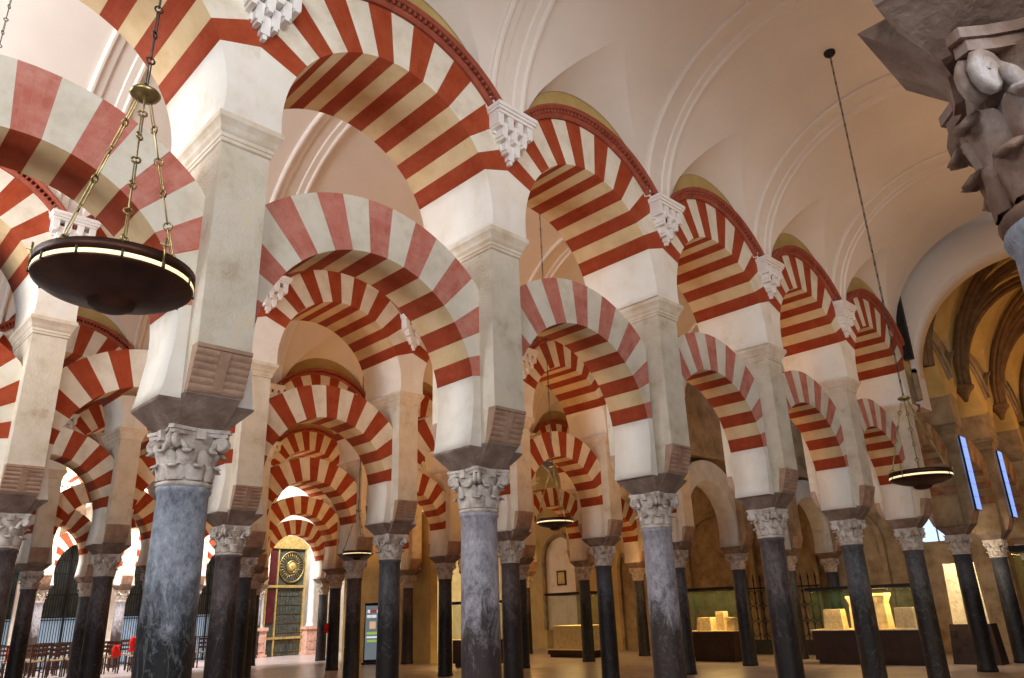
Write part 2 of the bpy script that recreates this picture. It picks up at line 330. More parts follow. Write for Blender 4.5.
def make_pier(name='arcade_pier', mp='stone', mc='corbel', mm='moulding', br=True):
    e = empty(name)
    mb = MB()                                   # pilaster rising from the impost to the cornice
    side = [(.40, 3.215), (.408, 3.26)]
    for k in range(4):
        zc = 3.30+k*.058; yo = .405+.024*k
        for q in range(5): th = -pi/2+pi*q/4; side.append((yo+.022*cos(th), zc+.027*sin(th)))
    side += [(.51, 3.53)]
    front = [(-y, z) for y, z in side]; front += [(-.51, 5.42)]
    poly = front+[(-y, z) for y, z in reversed(front)]
    mb.prism([(p[0], p[1]) for p in poly], 'x', -.215, .215)
    mb.build('pilaster', M[mp], e)
    for sgn in (-1, 1):                         # roll corbels, front and back: rolls with a flat band down the middle
        mb = MB()
        pr = []
        for q in range(49):
            t = q/48; z = 3.225+.315*t; y = .408+.108*t+.006*sin(pi*t)+.011*abs(sin(6*pi*t)); pr.append((sgn*y, z))
        pr += [(sgn*.530, 3.545), (sgn*.530, 3.575), (sgn*.42, 3.575), (sgn*.36, 3.225)]
        mb.prism(pr, 'x', -.219, .219)
        pb = [(sgn*.40, 3.24), (sgn*.425, 3.24), (sgn*.545, 3.53), (sgn*.50, 3.54)]
        mb.prism(pb, 'x', -.04, .04)
        mb.build('roll_corbel', M[mc], e)
    mb = MB()                                   # impost block
    mb.frustum(.20, .20, 2.995, .37, .297, 3.165); mb.frustum(.37, .297, 3.165, .375, .30, 3.185)
    mb.frustum(.17, .20, 2.995, .216, .405, 3.222)
    mb.build('impost_block', M['impost'], e)
    mb = MB()
    square_profile(mb, [(.218, .513, 5.36), (.228, .53, 5.37), (.228, .53, 5.40), (.236, .54, 5.405), (.236, .54, 5.44), (.246, .553, 5.455), (.255, .562, 5.47), (.262, .575, 5.50), (.278, .595, 5.53), (.293, .610, 5.55), (.293, .610, 5.60)])
    mb.build('cornice', M[mm], e)
    for sgn in ((-1, 1) if br else ()):         # stepped bracket under the vault rib, on both nave faces
        mb = MB()
        def bx(x0, x1, y0, y1, z0, z1): y0 = .60; y1 = .60+(y1-.60)*.85; x0 *= .78; x1 *= .78; mb.box(x0, x1, min(sgn*y0, sgn*y1), max(sgn*y0, sgn*y1), z0, z1)
        bx(-.40, .40, .56, .86, 7.07, 7.12); bx(-.385, .385, .56, .84, 7.035, 7.07); bx(-.36, .36, .56, .81, 7.0, 7.035)
        for x in (-.3, -.1, .1, .3): bx(x-.055, x+.055, .56, .79, 6.86, 7.0); bx(x-.035, x+.035, .56, .80, 6.83, 6.88)
        for x in (-.2, 0, .2): bx(x-.055, x+.055, .56, .76, 6.74, 6.92); bx(x-.03, x+.03, .56, .77, 6.70, 6.76)
        for x in (-.1, .1): bx(x-.05, x+.05, .56, .71, 6.60, 6.80); bx(x-.025, x+.025, .56, .72, 6.56, 6.62)
        bx(-.055, .055, .56, .68, 6.50, 6.70); bx(-.025, .025, .56, .67, 6.45, 6.52)
        bx(-.32, .32, .56, .64, 6.8, 7.0); bx(-.18, .18, .56, .63, 6.62, 6.8)
        mb.build('stepped_bracket', M['bracket'] if 'bracket' in M else M['white'], e)
    return e
def arc_profile(mb, ybase, inner, outer, spans, uvR=1.5):
    """solid arch ring in the XZ plane between two sampled outlines; spans = list of (i0,i1,mat)"""
    for (i0, i1, mi) in spans:
        for i in range(i0, i1):
            a0, a1, b0, b1 = inner[i], inner[i+1], outer[i], outer[i+1]
            def V(p, y): return (p[0], y, p[1])
            t0, t1 = a0[2], a1[2]
            ri0 = 0; ro0 = hypot(b0[0]-a0[0], b0[1]-a0[1]); ro1 = hypot(b1[0]-a1[0], b1[1]-a1[1])
            for sy in (-1, 1):
                mb.quad([V(a0, sy*ybase), V(a1, sy*ybase), V(b1, sy*ybase), V(b0, sy*ybase)], mi, [(0, t0), (0, t1), (ro1, t1), (ro0, t0)])
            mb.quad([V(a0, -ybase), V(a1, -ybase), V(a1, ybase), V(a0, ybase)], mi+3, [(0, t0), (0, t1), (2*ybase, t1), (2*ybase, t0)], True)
            mb.quad([V(b0, -ybase), V(b1, -ybase), V(b1, ybase), V(b0, ybase)], mi, [(0, t0), (0, t1), (2*ybase, t1), (2*ybase, t0)])
    i = spans[0][0]; mb.quad([(inner[i][0], -ybase, inner[i][1]), (outer[i][0], -ybase, outer[i][1]), (outer[i][0], ybase, outer[i][1]), (inner[i][0], ybase, inner[i][1])], spans[0][2])
    i = spans[-1][1]; mb.quad([(inner[i][0], -ybase, inner[i][1]), (outer[i][0], -ybase, outer[i][1]), (outer[i][0], ybase, outer[i][1]), (inner[i][0], ybase, inner[i][1])], spans[-1][2])
HX = S/2
def ray_circle(px, pz, a, cz, R):
    dx, dz = cos(a), sin(a); ox, oz = px, pz-cz
    b_ = ox*dx+oz*dz; c_ = ox*ox+oz*oz-R*R; return -b_+sqrt(max(b_*b_-c_, 0))
def arch_ring(pc, ci, Ri, co, Ro, pitch, kmax, foot, y, keyred, sub=4, HX=HX):
    """build half-symmetric list of samples from left foot to right foot"""
    mb = MB(); inner = []; outer = []; spans = []
    bounds = [90+pitch*(k+.5) for k in range(kmax, -kmax-2, -1)]
    inn, out = [], []
    def samp(adeg):
        a = radians(adeg); ti = ray_circle(0, pc, a, ci, Ri); to = ray_circle(0, pc, a, co, Ro)
        xi, zi = ti*cos(a), pc+ti*sin(a); xo, zo = to*cos(a), pc+to*sin(a)
        if abs(xo) > HX: q = HX/abs(cos(a)); xo, zo = q*cos(a), pc+q*sin(a)
        return (xi, zi, a*1.45), (xo, zo, a*1.45)
    top = bounds[0]
    for k in range(len(bounds)-1):
        i0 = len(inn)
        for j in range(sub+1):
            p_, q_ = samp(bounds[k]+(bounds[k+1]-bounds[k])*j/sub); inn.append(p_); out.append(q_)
        kk = abs(kmax-k); red = (kk % 2 == 0) == keyred
        spans.append((i0, len(inn)-1, 1 if red else 0))
    # foot polygons: plain plaster legs
    Lin, Lout = inn[0], out[0]
    for sgn in (-1, 1):
        a_in = [(-abs(Lin[0])*1, Lin[1])]; zt_in, zt_out = Lin[1], Lout[1]
        pin = foot(zt_in); K = len(pin)
        ins = [(p[0], p[1]) for p in pin]; outs = [(-HX, zt_out+(pin[-1][1]-zt_out)*k/(K-1)) for k in range(K)]
        for k in range(K-1):
            a0, a1, b0, b1 = [(sgn*-p[0], p[1]) for p in (ins[k], ins[k+1], outs[k], outs[k+1])]
            def V(p, yy): return (p[0], yy, p[1])
            for sy in (-1, 1): mb.quad([V(a0, sy*y), V(a1, sy*y), V(b1, sy*y), V(b0, sy*y)], 2)
            mb.quad([V(a0, -y), V(a1, -y), V(a1, y), V(a0, y)], 2, None, True)
            mb.quad([V(b0, -y), V(b1, -y), V(b1, y), V(b0, y)], 2)
        a1, b1 = (sgn*-ins[-1][0], ins[-1][1]), (sgn*-outs[-1][0], outs[-1][1])
        mb.quad([V(a1, -y), V(b1, -y), V(b1, y), V(a1, y)], 2)
    arc_profile(mb, y, inn, out, spans)
    return mb
def foot_low(z0):
    pts = []
    for k in range(9):
        z = z0+(3.185-z0)*k/8
        c_ = sqrt(max(1.22**2-(z-3.72)**2, 0)); x = c_ if z > 3.5 else c_+(.06)*((3.5-z)/.33)**1.3
        pts.append((-x, z))
    return pts
def foot_up(z0):
    pts = []
    for k in range(9):
        z = z0+(5.60-z0)*k/8
        pts.append((-sqrt(max(1.27**2-(z-5.76)**2, 0)), z))
    return pts
def make_lower_arch(mats, name='horseshoe_arch'):
    mb = arch_ring(3.72, 3.72, 1.22, 3.72, 1.80, 9.45, 8, foot_low, .295, True, 4, HX-.214)
    return mb.build(name, mats)
def make_upper_arch(mats, hoodmat, name='upper_arch'):
    e = empty(name)
    mb = arch_ring(5.85, 5.76, 1.27, 5.97, 1.70, 9.35, 7, foot_up, .60, False)
    mb.build('arch_ring', mats, e)
    for sgn in (-1, 1):
        mb = MB(); a0, a1 = radians(26), radians(154); N = 48
        sec = [(1.70, .60), (1.70, .635), (1.73, .655), (1.755, .66), (1.755, .61), (1.80, .61), (1.80, .70), (1.83, .725), (1.85, .725), (1.85, .60)]
        P = []
        for i in range(N+1):
            a = a0+(a1-a0)*i/N
            line = []
            for R, y in sec:
                x, z = R*cos(a), 5.97+R*sin(a)
                x = max(-HX, min(HX, x)); line.append((x, sgn*y, z))
            P.append(line)
        mb.grid(P, 0, closev=True, smooth=False)
        for i in range(56):                                  # saw-tooth brick course
            a = a0+(a1-a0)*(i+.5)/56
            if abs(1.80*cos(a)) > HX-.05: continue
            R_ = Matrix.Rotation(-(a-pi/2), 3, 'Y')
            c_ = Vector((1.777*cos(a), 0, 5.97+1.777*sin(a)))
            b8 = [Vector((x, sgn*y, z)) for z in (-.026, .026) for x, y in ((-.026, .59), (.026, .59), (.012, .69), (-.012, .69))]
            mb.hexa([tuple(c_+R_ @ p) for p in b8], 0)
        mb.build('brick_hood', hoodmat, e)
    return e

PROTO = {}
M['bracket'] = noise_mat('white_bracket_plaster', [(.3, (.74, .70, .66)), (.7, (.84, .81, .78))], 4, 5, .85)

# ------------------------------------------------------------------ setting: floor, vaults, walls
mb = MB(); mb.box(-14, 32, -8, 38, -.2, 0); struct(mb.build('floor', M['floor']))

def vault_bay(mb, xc, yc, zs, rise, half, a, xh=HX, lun=1.0, slope=.85, mi=0):
    NX, NT = 28, 14
    xs = [-xh]+[-a*cos(pi*i/NX) for i in range(NX+1)]+[xh]
    def barrel(d): q = (half-d)/half; return zs+rise*sqrt(max(1-q*q, 0))
    def lunz(x, d): q = abs(x)/a; return zs+(lun*(max(1-q**2.0, 0))**(1/2.0))*(1+slope*d) if q < 1 else zs
    rows_v = []; rows_l = []
    for x in xs:
        lo, hi = 0, half
        if lunz(x, 0) <= zs+1e-6: d0 = 0
        else:
            d0 = 0
            while d0 < half and barrel(d0) < lunz(x, d0): d0 += .004
        rows_l.append([(x, d0*k/4, lunz(x, d0*k/4)) for k in range(5)])
        ph0 = math.acos(max(-1, min(1, (half-d0)/half)))
        rows_v.append([(x, half-half*cos(ph0+(pi/2-ph0)*k/NT), zs+rise*sin(ph0+(pi/2-ph0)*k/NT)) for k in range(NT+1)])
    for sgn in (-1, 1):
        mb.grid([[(xc+x, yc+sgn*(half-d), z) for x, d, z in row] for row in rows_v], mi)
        mb.grid([[(xc+x, yc+sgn*(half-d), z) for x, d, z in row] for row in rows_l[1:-1]], mi)
def vault(name, y0, nlist, m_):
    mb = MB()
    for n_ in nlist: vault_bay(mb, colx(n_)+HX, y0+W/2, 7.12, 2.22, W/2-.6, 1.2, HX, 1.02, .785)
    return struct(mb.build(name, m_))
def rib(mb, x, yc, half, zs, rise, hw=.29):
    N = 30
    sec = [(-hw, -.02), (-hw, .03), (-hw+.03, .055), (-hw+.06, .055), (-hw+.09, .03), (-.11, .025), (-.09, .0), (.09, .0), (.11, .025), (hw-.09, .03), (hw-.06, .055), (hw-.03, .055), (hw, .03), (hw, -.02)]
    P = []
    for i in range(N+1):
        ph = pi*i/N
        P.append([(x+dx, yc-(half-dd)*cos(ph), zs+(rise-dd)*sin(ph)) for dx, dd in sec])
    mb.grid(P, 0, smooth=False)
ROWN = ['front', 'second', 'third', 'fourth', 'fifth', 'sixth']
naves = [(DA-W, range(-2, 5), 'near nave'), (DA, range(-3, 8), 'nave behind the front arcade'), (DA+W, range(-1, 8), 'third nave back'), (DA+2*W, range(0, 8), 'fourth nave back'), (DA+3*W, range(1, 8), 'fifth nave back')]
for i, (y0, nl, nm) in enumerate(naves):
    o = vault('ceiling', y0, nl, M['plaster'])
    for n_ in nl:
        if n_ == nl[0]: continue
        if i > 2: continue
        mb = MB(); rib(mb, colx(n_), y0+W/2, W/2-.6, 7.12, 2.22)
        mb.build('vault_rib', M['plaster'], o)

# spandrel walls above the arcades, up to the lunettes
def spandrel(k, n_, m_, y=.59):
    mb = MB(); xc = colx(n_)+HX; N = 40; lo = []; 
    for i in range(N+1):
        x = -HX+2*HX*i/N; z = 5.97+sqrt(max(1.69**2-x*x, 0)); lo.append((x, z))
    top = 8.7
    for sy in (-1, 1):
        mb.grid([[(xc+x, DA+W*k+sy*y, z) for x, z in lo], [(xc+x, DA+W*k+sy*y, top) for x, z in lo]], 0, smooth=False)
    mb.grid([[(xc+x, DA+W*k-y, z) for x, z in lo], [(xc+x, DA+W*k+y, z) for x, z in lo]], 0, smooth=False)
    mb.grid([[(xc+x, DA+W*k-y, top) for x, z in lo], [(xc+x, DA+W*k+y, top) for x, z in lo]], 0, smooth=False)
    return mb

# ------------------------------------------------------------------ arcades
col0 = make_column(); pier0 = make_pier(); pierp = make_pier(br=False); pierb = make_pier('worn_pier', 'brownstone', 'corbel', 'brownstone', False)
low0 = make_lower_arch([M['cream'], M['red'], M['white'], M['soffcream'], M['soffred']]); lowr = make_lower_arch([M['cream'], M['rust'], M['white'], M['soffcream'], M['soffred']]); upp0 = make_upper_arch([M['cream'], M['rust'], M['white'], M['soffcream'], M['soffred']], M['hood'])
lowg = make_lower_arch([M['greystone']]*5, 'plain_horseshoe_arch')
M['fadedred'] = noise_mat('faded_red_paint', [(.3, (.16, .05, .03)), (.5, (.26, .13, .07)), (.7, (.34, .24, .14))], 4, 8, .9)
lowb = make_lower_arch([M['brownstone'], M['fadedred'], M['brownstone'], M['brownstone'], M['fadedred']], 'worn_horseshoe_arch')
uppb = make_upper_arch([M['ochre'], M['ochre'], M['brownstone'], M['ochre'], M['ochre']], M['brownstone'], 'worn_upper_arch')
for o in (col0, pier0, pierp, pierb, low0, lowr, upp0, lowg, lowb, uppb): index_kids(o)
used = set()
def place(src, loc, label, cat, group, rz=0):
    if src.name not in used: used.add(src.name); o = src; o.location = loc; o.rotation_euler = (0, 0, rz)
    else: o = copy_tree(src, loc, rz)
    base = src
    tag(o, label, cat, group); return o
SHAFTL = {'m0': 'blue-grey', 'm1': 'mauve-grey', 'm2': 'dark grey', 'm3': 'black', 'm4': 'brown'}
shaft_of = {}
def set_shaft(o, key):
    if key not in shaft_of:
        src = [c_ for c_ in kids_of[col0.name] if c_.name.startswith('shaft')][0]
        me = src.data.copy() if key != 'm2' else src.data
        me.materials[0] = M[key]; shaft_of[key] = me
    for ch in o.children:
        if ch.name.startswith('shaft'): ch.data = shaft_of[key]
shaft_of['m2'] = [c_ for c_ in kids_of[col0.name] if c_.name.startswith('shaft')][0].data
colmat = {(0, 0): 'm0', (0, 1): 'm1', (0, 2): 'm1', (0, 3): 'm4', (0, 4): 'm2', (0, 5): 'm2', (0, 6): 'm3', (0, 7): 'm3', (1, 0): 'm4', (1, 1): 'm4', (1, 2): 'm2', (1, 3): 'm4', (1, 4): 'm3', (1, 5): 'm2', (1, 6): 'm3', (1, 7): 'm2', (1, 8): 'm3',
          (2, 1): 'm4', (2, 2): 'm3', (2, 3): 'm4', (2, 4): 'm3', (2, 5): 'm3', (2, 6): 'm3', (3, 4): 'm3', (3, 5): 'm4'}
adjx = {(0, 2): .06, (0, 3): .05, (0, 6): .08}
sp_front = {0: 'nearest and tallest in view, streaked black at its foot, under the big bronze lamp', 1: 'smooth pale shaft with a white scrolled capital in the middle of the picture'}
rows = {0: (0, 9), 1: (-1, 9), 2: (0, 8), 3: (0, 8), 4: (1, 7), 5: (1, 6)}
order = {}
for k, (na, nb) in rows.items():
    for n_ in range(na, nb):
        order.setdefault(k, []).append(n_)
def cname(k, n_): return f"{ORD[order[k].index(n_)]} from the left in the {ROWN[k]} arcade back" if k else f"{ORD[n_]} from the left in the front arcade"
for k, (na, nb) in rows.items():
    for n_ in range(na, nb):
        x, y = colx(n_)+adjx.get((k, n_), 0), DA+W*k
        key = colmat.get((k, n_), ['m2', 'm4', 'm3'][(n_+k) % 3])
        if k == 5: key = 'm1'
        o = place(col0, (x, y, 0), f"{SHAFTL[key]} marble column with leafy capital, {cname(k, n_)}", 'column', 'marble columns of the arcades', rz=0)
        set_shaft(o, key)
        if k == 1 and n_ > 5 or (k > 1 and n_ > 6):
            pass
        place(pierb if (k == 0 and n_ > 5) or (k == 1 and n_ > 5) else pierp if (k == 0 and n_ == 5) or (k == 1 and n_ == 5) else pier0, (x, y, 0), f"{'worn brown' if k < 2 and n_ > 5 else 'cream'} stone pier with cornice, {cname(k, n_)}", 'pier', 'stone piers of the arcades')
def stripes(k, n_):
    if k == 0 and n_ > 4: return 'brown'
    if k == 1 and n_ > 4: return 'grey'
    return 'red'
for k, (na, nb) in rows.items():
    ns = list(range(na-1 if k == 0 else na, nb-1))
    for j, n_ in enumerate(ns):
        loc = (colx(n_)+HX, DA+W*k, 0); st = stripes(k, n_); rn = f'{ROWN[k]} arcade' + (' back' if k else '')
        if st == 'red':
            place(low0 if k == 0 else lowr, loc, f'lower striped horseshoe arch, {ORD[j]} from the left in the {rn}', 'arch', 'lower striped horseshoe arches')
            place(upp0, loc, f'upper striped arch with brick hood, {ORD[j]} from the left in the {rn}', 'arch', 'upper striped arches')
            struct(spandrel(k, n_, None).build('wall_spandrel', M['ochre']))
        elif st == 'grey':
            place(lowg, loc, f'plain pale grey horseshoe arch without stripes, {ORD[n_-5]} from the left beyond the striped ones', 'arch', 'plain grey horseshoe arches')
        else:
            place(lowb, loc, f'worn brown lower horseshoe arch with faded red stones, {ORD[n_-5]} past the end wall', 'arch', 'worn brown lower arches')
            place(uppb, loc, f'plain ochre upper arch under the brown ribs, {ORD[n_-5]} past the end wall', 'arch', 'plain ochre upper arches')
            struct(spandrel(k, n_, None).build('wall_spandrel', M['brownstone']))

# the near capital and pier at upper right, in the arcade where the visitor stands
NX_, NY_ = 2.47, .21
o = copy_tree(col0, (NX_, NY_, 0), .35); set_shaft(o, 'm0'); M['nearcap'] = noise_mat('weathered_brown_capital', [(.32, (.10, .055, .038)), (.5, (.19, .115, .08)), (.62, (.30, .23, .19)), (.75, (.52, .50, .50))], 4, 8, .6, .5, 25)
for ch in o.children:
    if ch.name.startswith('capital'):
        ch.data = ch.data.copy(); ch.data.materials[0] = M['nearcap']; ch.scale = (1, 1, 1.27); ch.location = (0, 0, -2.56*.27)
tag(o, 'very near column at the right edge, white scrolled capital seen from below', 'column')
o = copy_tree(pierp, (NX_, NY_, .12))
for ch in list(o.children):
    if ch.name.startswith('roll_corbel'): bpy.data.objects.remove(ch)
    elif ch.name.startswith('pilaster') or ch.name.startswith('cornice'): ch.scale = (1, .58, 1)
tag(o, 'very near stone pier at the top right corner, dark brown impost seen from below', 'pier')
for n_ in (-1, 0):
    o = copy_tree(low0, (NX_+HX+S*n_, NY_, .12)); tag(o, 'near striped horseshoe arch springing %s the very near pier at the top right' % ('left of' if n_ < 0 else 'right of'), 'arch')

# end wall of the near nave with its round arched opening
mb = MB(); xw0, xw1 = 18.0, 18.6; yc, zc, R = DA-W/2, 6.35, 2.30; N = 36
for xx in (xw0, xw1):
    for i in range(N):
        a, b_ = pi*i/N, pi*(i+1)/N
        mb.quad([(xx, yc+R*cos(a), zc+R*sin(a)), (xx, yc+R*cos(b_), zc+R*sin(b_)), (xx, yc+3.1*cos(b_)*1.02, 10.2 if sin(b_) > 0 else zc), (xx, yc+3.1*cos(a)*1.02, 10.2 if sin(a) > 0 else zc)])
for i in range(N):
    a, b_ = pi*i/N, pi*(i+1)/N
    mb.quad([(xw0, yc+R*cos(a), zc+R*sin(a)), (xw0, yc+R*cos(b_), zc+R*sin(b_)), (xw1, yc+R*cos(b_), zc+R*sin(b_)), (xw1, yc+R*cos(a), zc+R*sin(a))], 0, None, True)
mb.box(xw0, xw1, yc+R, yc+R+.5, 5.6, zc); mb.box(xw0, xw1, yc-R-.5, yc-R, 5.6, zc)
struct(mb.build('wall_end', M['plaster']))
# niche with a broken red brick fragment left on the end pier
e = empty('broken_niche', (17.98, 5.62, 5.85)); mb = MB(); mb.box(-.05, .0, -.30, .30, -.1, .55); mb.box(-.12, 0, -.34, -.26, -.1, .6); mb.box(-.12, 0, -.34, .34, .52, .62); mb.build('recess', M['brownstone'], e)
mb = MB(); mb.box(-.08, 0, -.3, .28, -.28, -.12, 0, Matrix.Rotation(.25, 3, 'X')); mb.build('red_brick_fragment', M['hood'], e)
tag(e, 'dark broken niche with a red brick fragment on the end pier below the loudspeaker', 'niche')
# loudspeaker
e = empty('column_loudspeaker', (17.60, 5.27, 6.62)); mb = MB(); mb.box(-.07, .07, -.09, .09, 0, 1.6); mb.box(-.085, -.07, -.07, .07, .05, 1.55)
mb.build('cabinet', M['black'], e)
for z in (.25, 1.3): mb = MB(); mb.box(-.02, .1, .07, .13, z, z+.05); mb.build('bracket', M['chain'], e)
tag(e, 'tall narrow black loudspeaker hung on the white end wall', 'loudspeaker')

# gothic nave beyond the end wall
mb = MB()
for i in range(4): vault_bay(mb, 20.1+3.15*i, DA-W/2, 6.75, 3.05, W/2-.55, 1.50, 1.575, 1.25, .75)
cg = struct(mb.build('ceiling_gothic', M['ochre']))
yA, yZ = DA-.62, DA-W+.62; ycn = (yA+yZ)/2
brX = [18.75, 21.46, 24.61, 27.76, 30.9]
def gothic_rib(x0, x1, y0_, y1_, nm, wdt=.085):
    mb = MB(); P = []; N = 26
    d = Vector((x1-x0, y1_-y0_, 0)); L = d.length; d.normalize(); side = Vector((-d.y, d.x, 0))
    sec = [(-wdt, .0), (-wdt, .10), (-wdt*.5, .14), (-wdt*.5, .2), (0, .27), (wdt*.5, .2), (wdt*.5, .14), (wdt, .10), (wdt, 0)]
    for i in range(N+1):
        ph = pi*i/N
        line = []
        for sx_, dp in sec:
            A = L/2-dp; Bz = 3.0-dp
            c_ = Vector(((x0+x1)/2, (y0_+y1_)/2, 6.7))
            line.append(tuple(c_-d*(A*cos(ph))+Vector((0, 0, Bz*sin(ph)))+side*sx_))
        P.append(line)
    mb.grid(P, 0, closev=True, smooth=False); return mb
for i in range(1, 4):
    gothic_rib(brX[i], brX[i], yA, yZ, '').build('gothic_rib', M['rib'], cg)
for i in range(0, 4):
    gothic_rib(brX[i], brX[i+1], yA, yZ, '').build('gothic_rib', M['rib'], cg)
    gothic_rib(brX[i+1], brX[i], yA, yZ, '').build('gothic_rib', M['rib'], cg)
for i in range(1, 4):
    mb = MB(); mb.lathe([(0, -.34), (.05, -.32), (.09, -.2), (.16, -.08), (.24, 0), (.26, .03), (.26, .08), (.2, .1), (0, .1)], 12)
    mb.build('rib_bracket', M['rib'], cg, (brX[i], yA-.05, 6.62))
# tall glowing strips: blue light on the pilaster faces, built as panes
for i, (x, lab) in enumerate([(20.73, 'left'), (23.80, 'right')]):
    e = empty('blue_light_strip', (x, DA-.56, 3.55))
    mb = MB(); mb.box(-.205, .205, -.02, .02, 0, 1.75); mb.build('pane', M['bluelight'], e)  # glowing slab painted as blue light falling on the pilaster
    mb = MB(); mb.box(-.213, -.205, -.022, .022, -.01, 1.76); mb.box(.205, .213, -.022, .022, -.01, 1.76); mb.box(-.21, .21, -.022, .022, 1.75, 1.76); mb.box(-.21, .21, -.022, .022, -.01, 0)
    for q in range(1, 6): mb.box(-.21, .21, -.0215, .0215, .3*q-.003, .3*q+.003)  # edging and bars added round the painted light
    mb.build('frame', M['black'], e); tag(e, f'blue light strip drawn on a pier past the end wall, {lab} one of the two', 'window')

# ------------------------------------------------------------------ outer walls
mb = MB(); mb.box(27.0, 27.5, 18.2, 38, 0, 10.2); struct(mb.build('wall_right', M['ochre']))
mb = MB(); mb.box(27.0, 27.5, 6.6, 18.2, 0, 10.2); struct(mb.build('wall_right', M['brownstone']))
mb = MB(); mb.box(31.4, 31.8, -2, 6.6, 0, 10.2); mb.box(27.5, 31.8, 6.6, 6.9, 0, 10.2); struct(mb.build('wall_far_right', M['ochre']))
# brown masonry wall above the plain grey arches
mb = MB(); mb.box(colx(5), 27.0, DA+W-.35, DA+W+.35, 5.6, 10.2); struct(mb.build('wall_upper_brown', M['brownstone']))
# back wall with arched doorways closed by grilles
YB = 37.3
def arch_pts(xc, z0, zc, R, N=18, sq=.12):
    a0 = -sq*pi
    pts = [(xc+R*cos(a0), z0)]+[(xc+R*cos(a0+(pi-2*a0)*i/N), zc+R*sin(a0+(pi-2*a0)*i/N)) for i in range(N+1)]+[(xc-R*cos(a0), z0)]
    return pts
def wall_with_arches(mb, x0, x1, z1, y0, y1, cents, zc, R, mi=0):
    xs = [x0]+[(a+b_)/2 for a, b_ in zip(cents[:-1], cents[1:])]+[x1]
    for i, c_ in enumerate(cents):
        L, R_ = xs[i], xs[i+1]; pts = arch_pts(c_, 0, zc, R); n0 = len(pts)
        outer = []
        for j, (px, pz) in enumerate(pts):
            if j == 0: outer.append((R_, 0))
            elif j == n0-1: outer.append((L, 0))
            else:
                t = (j-1)/(n0-3)
                if t < .3: outer.append((R_, zc+(z1-zc)*t/.3))
                elif t > .7: outer.append((L, z1-(z1-zc)*(t-.7)/.3))
                else: outer.append((R_+(L-R_)*(t-.3)/.4, z1))
        for y in (y0, y1):
            mb.grid([[(p[0], y, p[1]) for p in pts], [(p[0], y, p[1]) for p in outer]], mi, smooth=False)
        mb.grid([[(p[0], y0, p[1]) for p in pts], [(p[0], y1, p[1]) for p in pts]], mi, smooth=False)
cents = [colx(i)+HX for i in range(-1, 5)]
mb = MB(); wall_with_arches(mb, 0, 17.4, 10, YB, YB+.5, cents, 3.75, 1.2); mb.box(17.4, 27, YB, YB+.5, 0, 10); struct(mb.build('wall_back', M['white']))
for i, xc in enumerate(cents):
    e = empty('grille_door', (xc, YB+.2, 0)); mb = MB()
    for q in range(-11, 12):
        x = q*.1; zt = 3.75+sqrt(max(1.2**2-x*x, 0)); mb.box(x-.012, x+.012, -.012, .012, 0, zt)
    for z in (.06, 1.0, 1.9, 2.0, 2.9, 3.75, 4.3):
        hw = 1.18 if z <= 3.75 else 1.05; mb.box(-hw, hw, -.02, .02, z-.02, z+.02)
    mb.box(-.04, .04, -.03, .03, 0, 4.9); mb.build('bars', M['black'], e)
    mb = MB(); mb.box(-1.15, 1.15, .06, .08, 0, 2.0); mb.build('pane', M['bluepane'], e)
    mb = MB(); pts = arch_pts(0, 2.0, 3.75, 1.19); mb.prism(pts, 'y', .09, .12); mb.build('lattice', M['mesh'], e)
    tag(e, f'tall arched iron grille door with pale blue lower panes, {ORD[i]} from the left in the back wall', 'door', 'iron grille doors in the back wall')

# gilded screen door with rosette
e = empty('gilded_screen', (19.1, 35.9, 0)); mb = MB()
mb.box(-1.05, -.97, -.1, .1, 0, 5.0); mb.box(.97, 1.05, -.1, .1, 0, 5.0); mb.box(-1.05, 1.05, -.12, .12, 3.1, 3.22); mb.box(-1.12, 1.12, -.14, .14, 4.95, 5.12); mb.box(-.5, -.42, -.08, .08, 0, 5.0)
mb.box(-1.05, 1.05, -.1, .1, .75, .85)
mb.prism([(-1.1, 5.12), (1.1, 5.12), (.8, 5.4), (.35, 5.58), (-.35, 5.58), (-.8, 5.4)], 'y', -.1, .1); mb.build('frame', M['gold'], e)
mb = MB(); mb.box(-.97, .97, .0, .04, 0, 4.95); mb.build('lattice_panel', M['mesh'], e)
mb = MB(); mb.box(-.93, -.55, -.05, -.01, 1.5, 3.0); mb.box(-.93, -.55, -.05, -.01, 3.3, 4.85); mb.build('side_panel', M['maroon'], e)
mb = MB()
for q in range(7): mb.box(-.42, .97, -.03, -.01, .2+.42*q, .22+.42*q)
for q in range(9): mb.box(-.36+.15*q, -.345+.15*q, -.03, -.01, 0, 3.1)
mb.build('glazing_bars', M['brass'], e)
mb = MB(); cx, cz = .27, 4.08
mb.tube([(cx+.66*cos(2*pi*i/32), -.06, cz+.72*sin(2*pi*i/32)) for i in range(32)], .045, 6, closed=True)
mb.tube([(cx+.26*cos(2*pi*i/20), -.07, cz+.28*sin(2*pi*i/20)) for i in range(20)], .05, 6, closed=True)
for q in range(28):
    a = 2*pi*q/28; mb.tube([(cx+.28*cos(a), -.06, cz+.3*sin(a)), (cx+.63*cos(a), -.06, cz+.69*sin(a))], .018, 5)
mb.build('rosette', M['brass'], e)
mb = MB(); mb.lathe([(0, -.05), (.18, -.02), (.26, .02), (.1, .06), (0, .07)], 14); o = mb.build('medallion', M['gold'], e); o.location = (cx, -.08, cz); o.rotation_euler = (pi/2, 0, 0)
tag(e, 'tall gilded screen door with a round sunburst rosette above dark lattice panels', 'screen door')
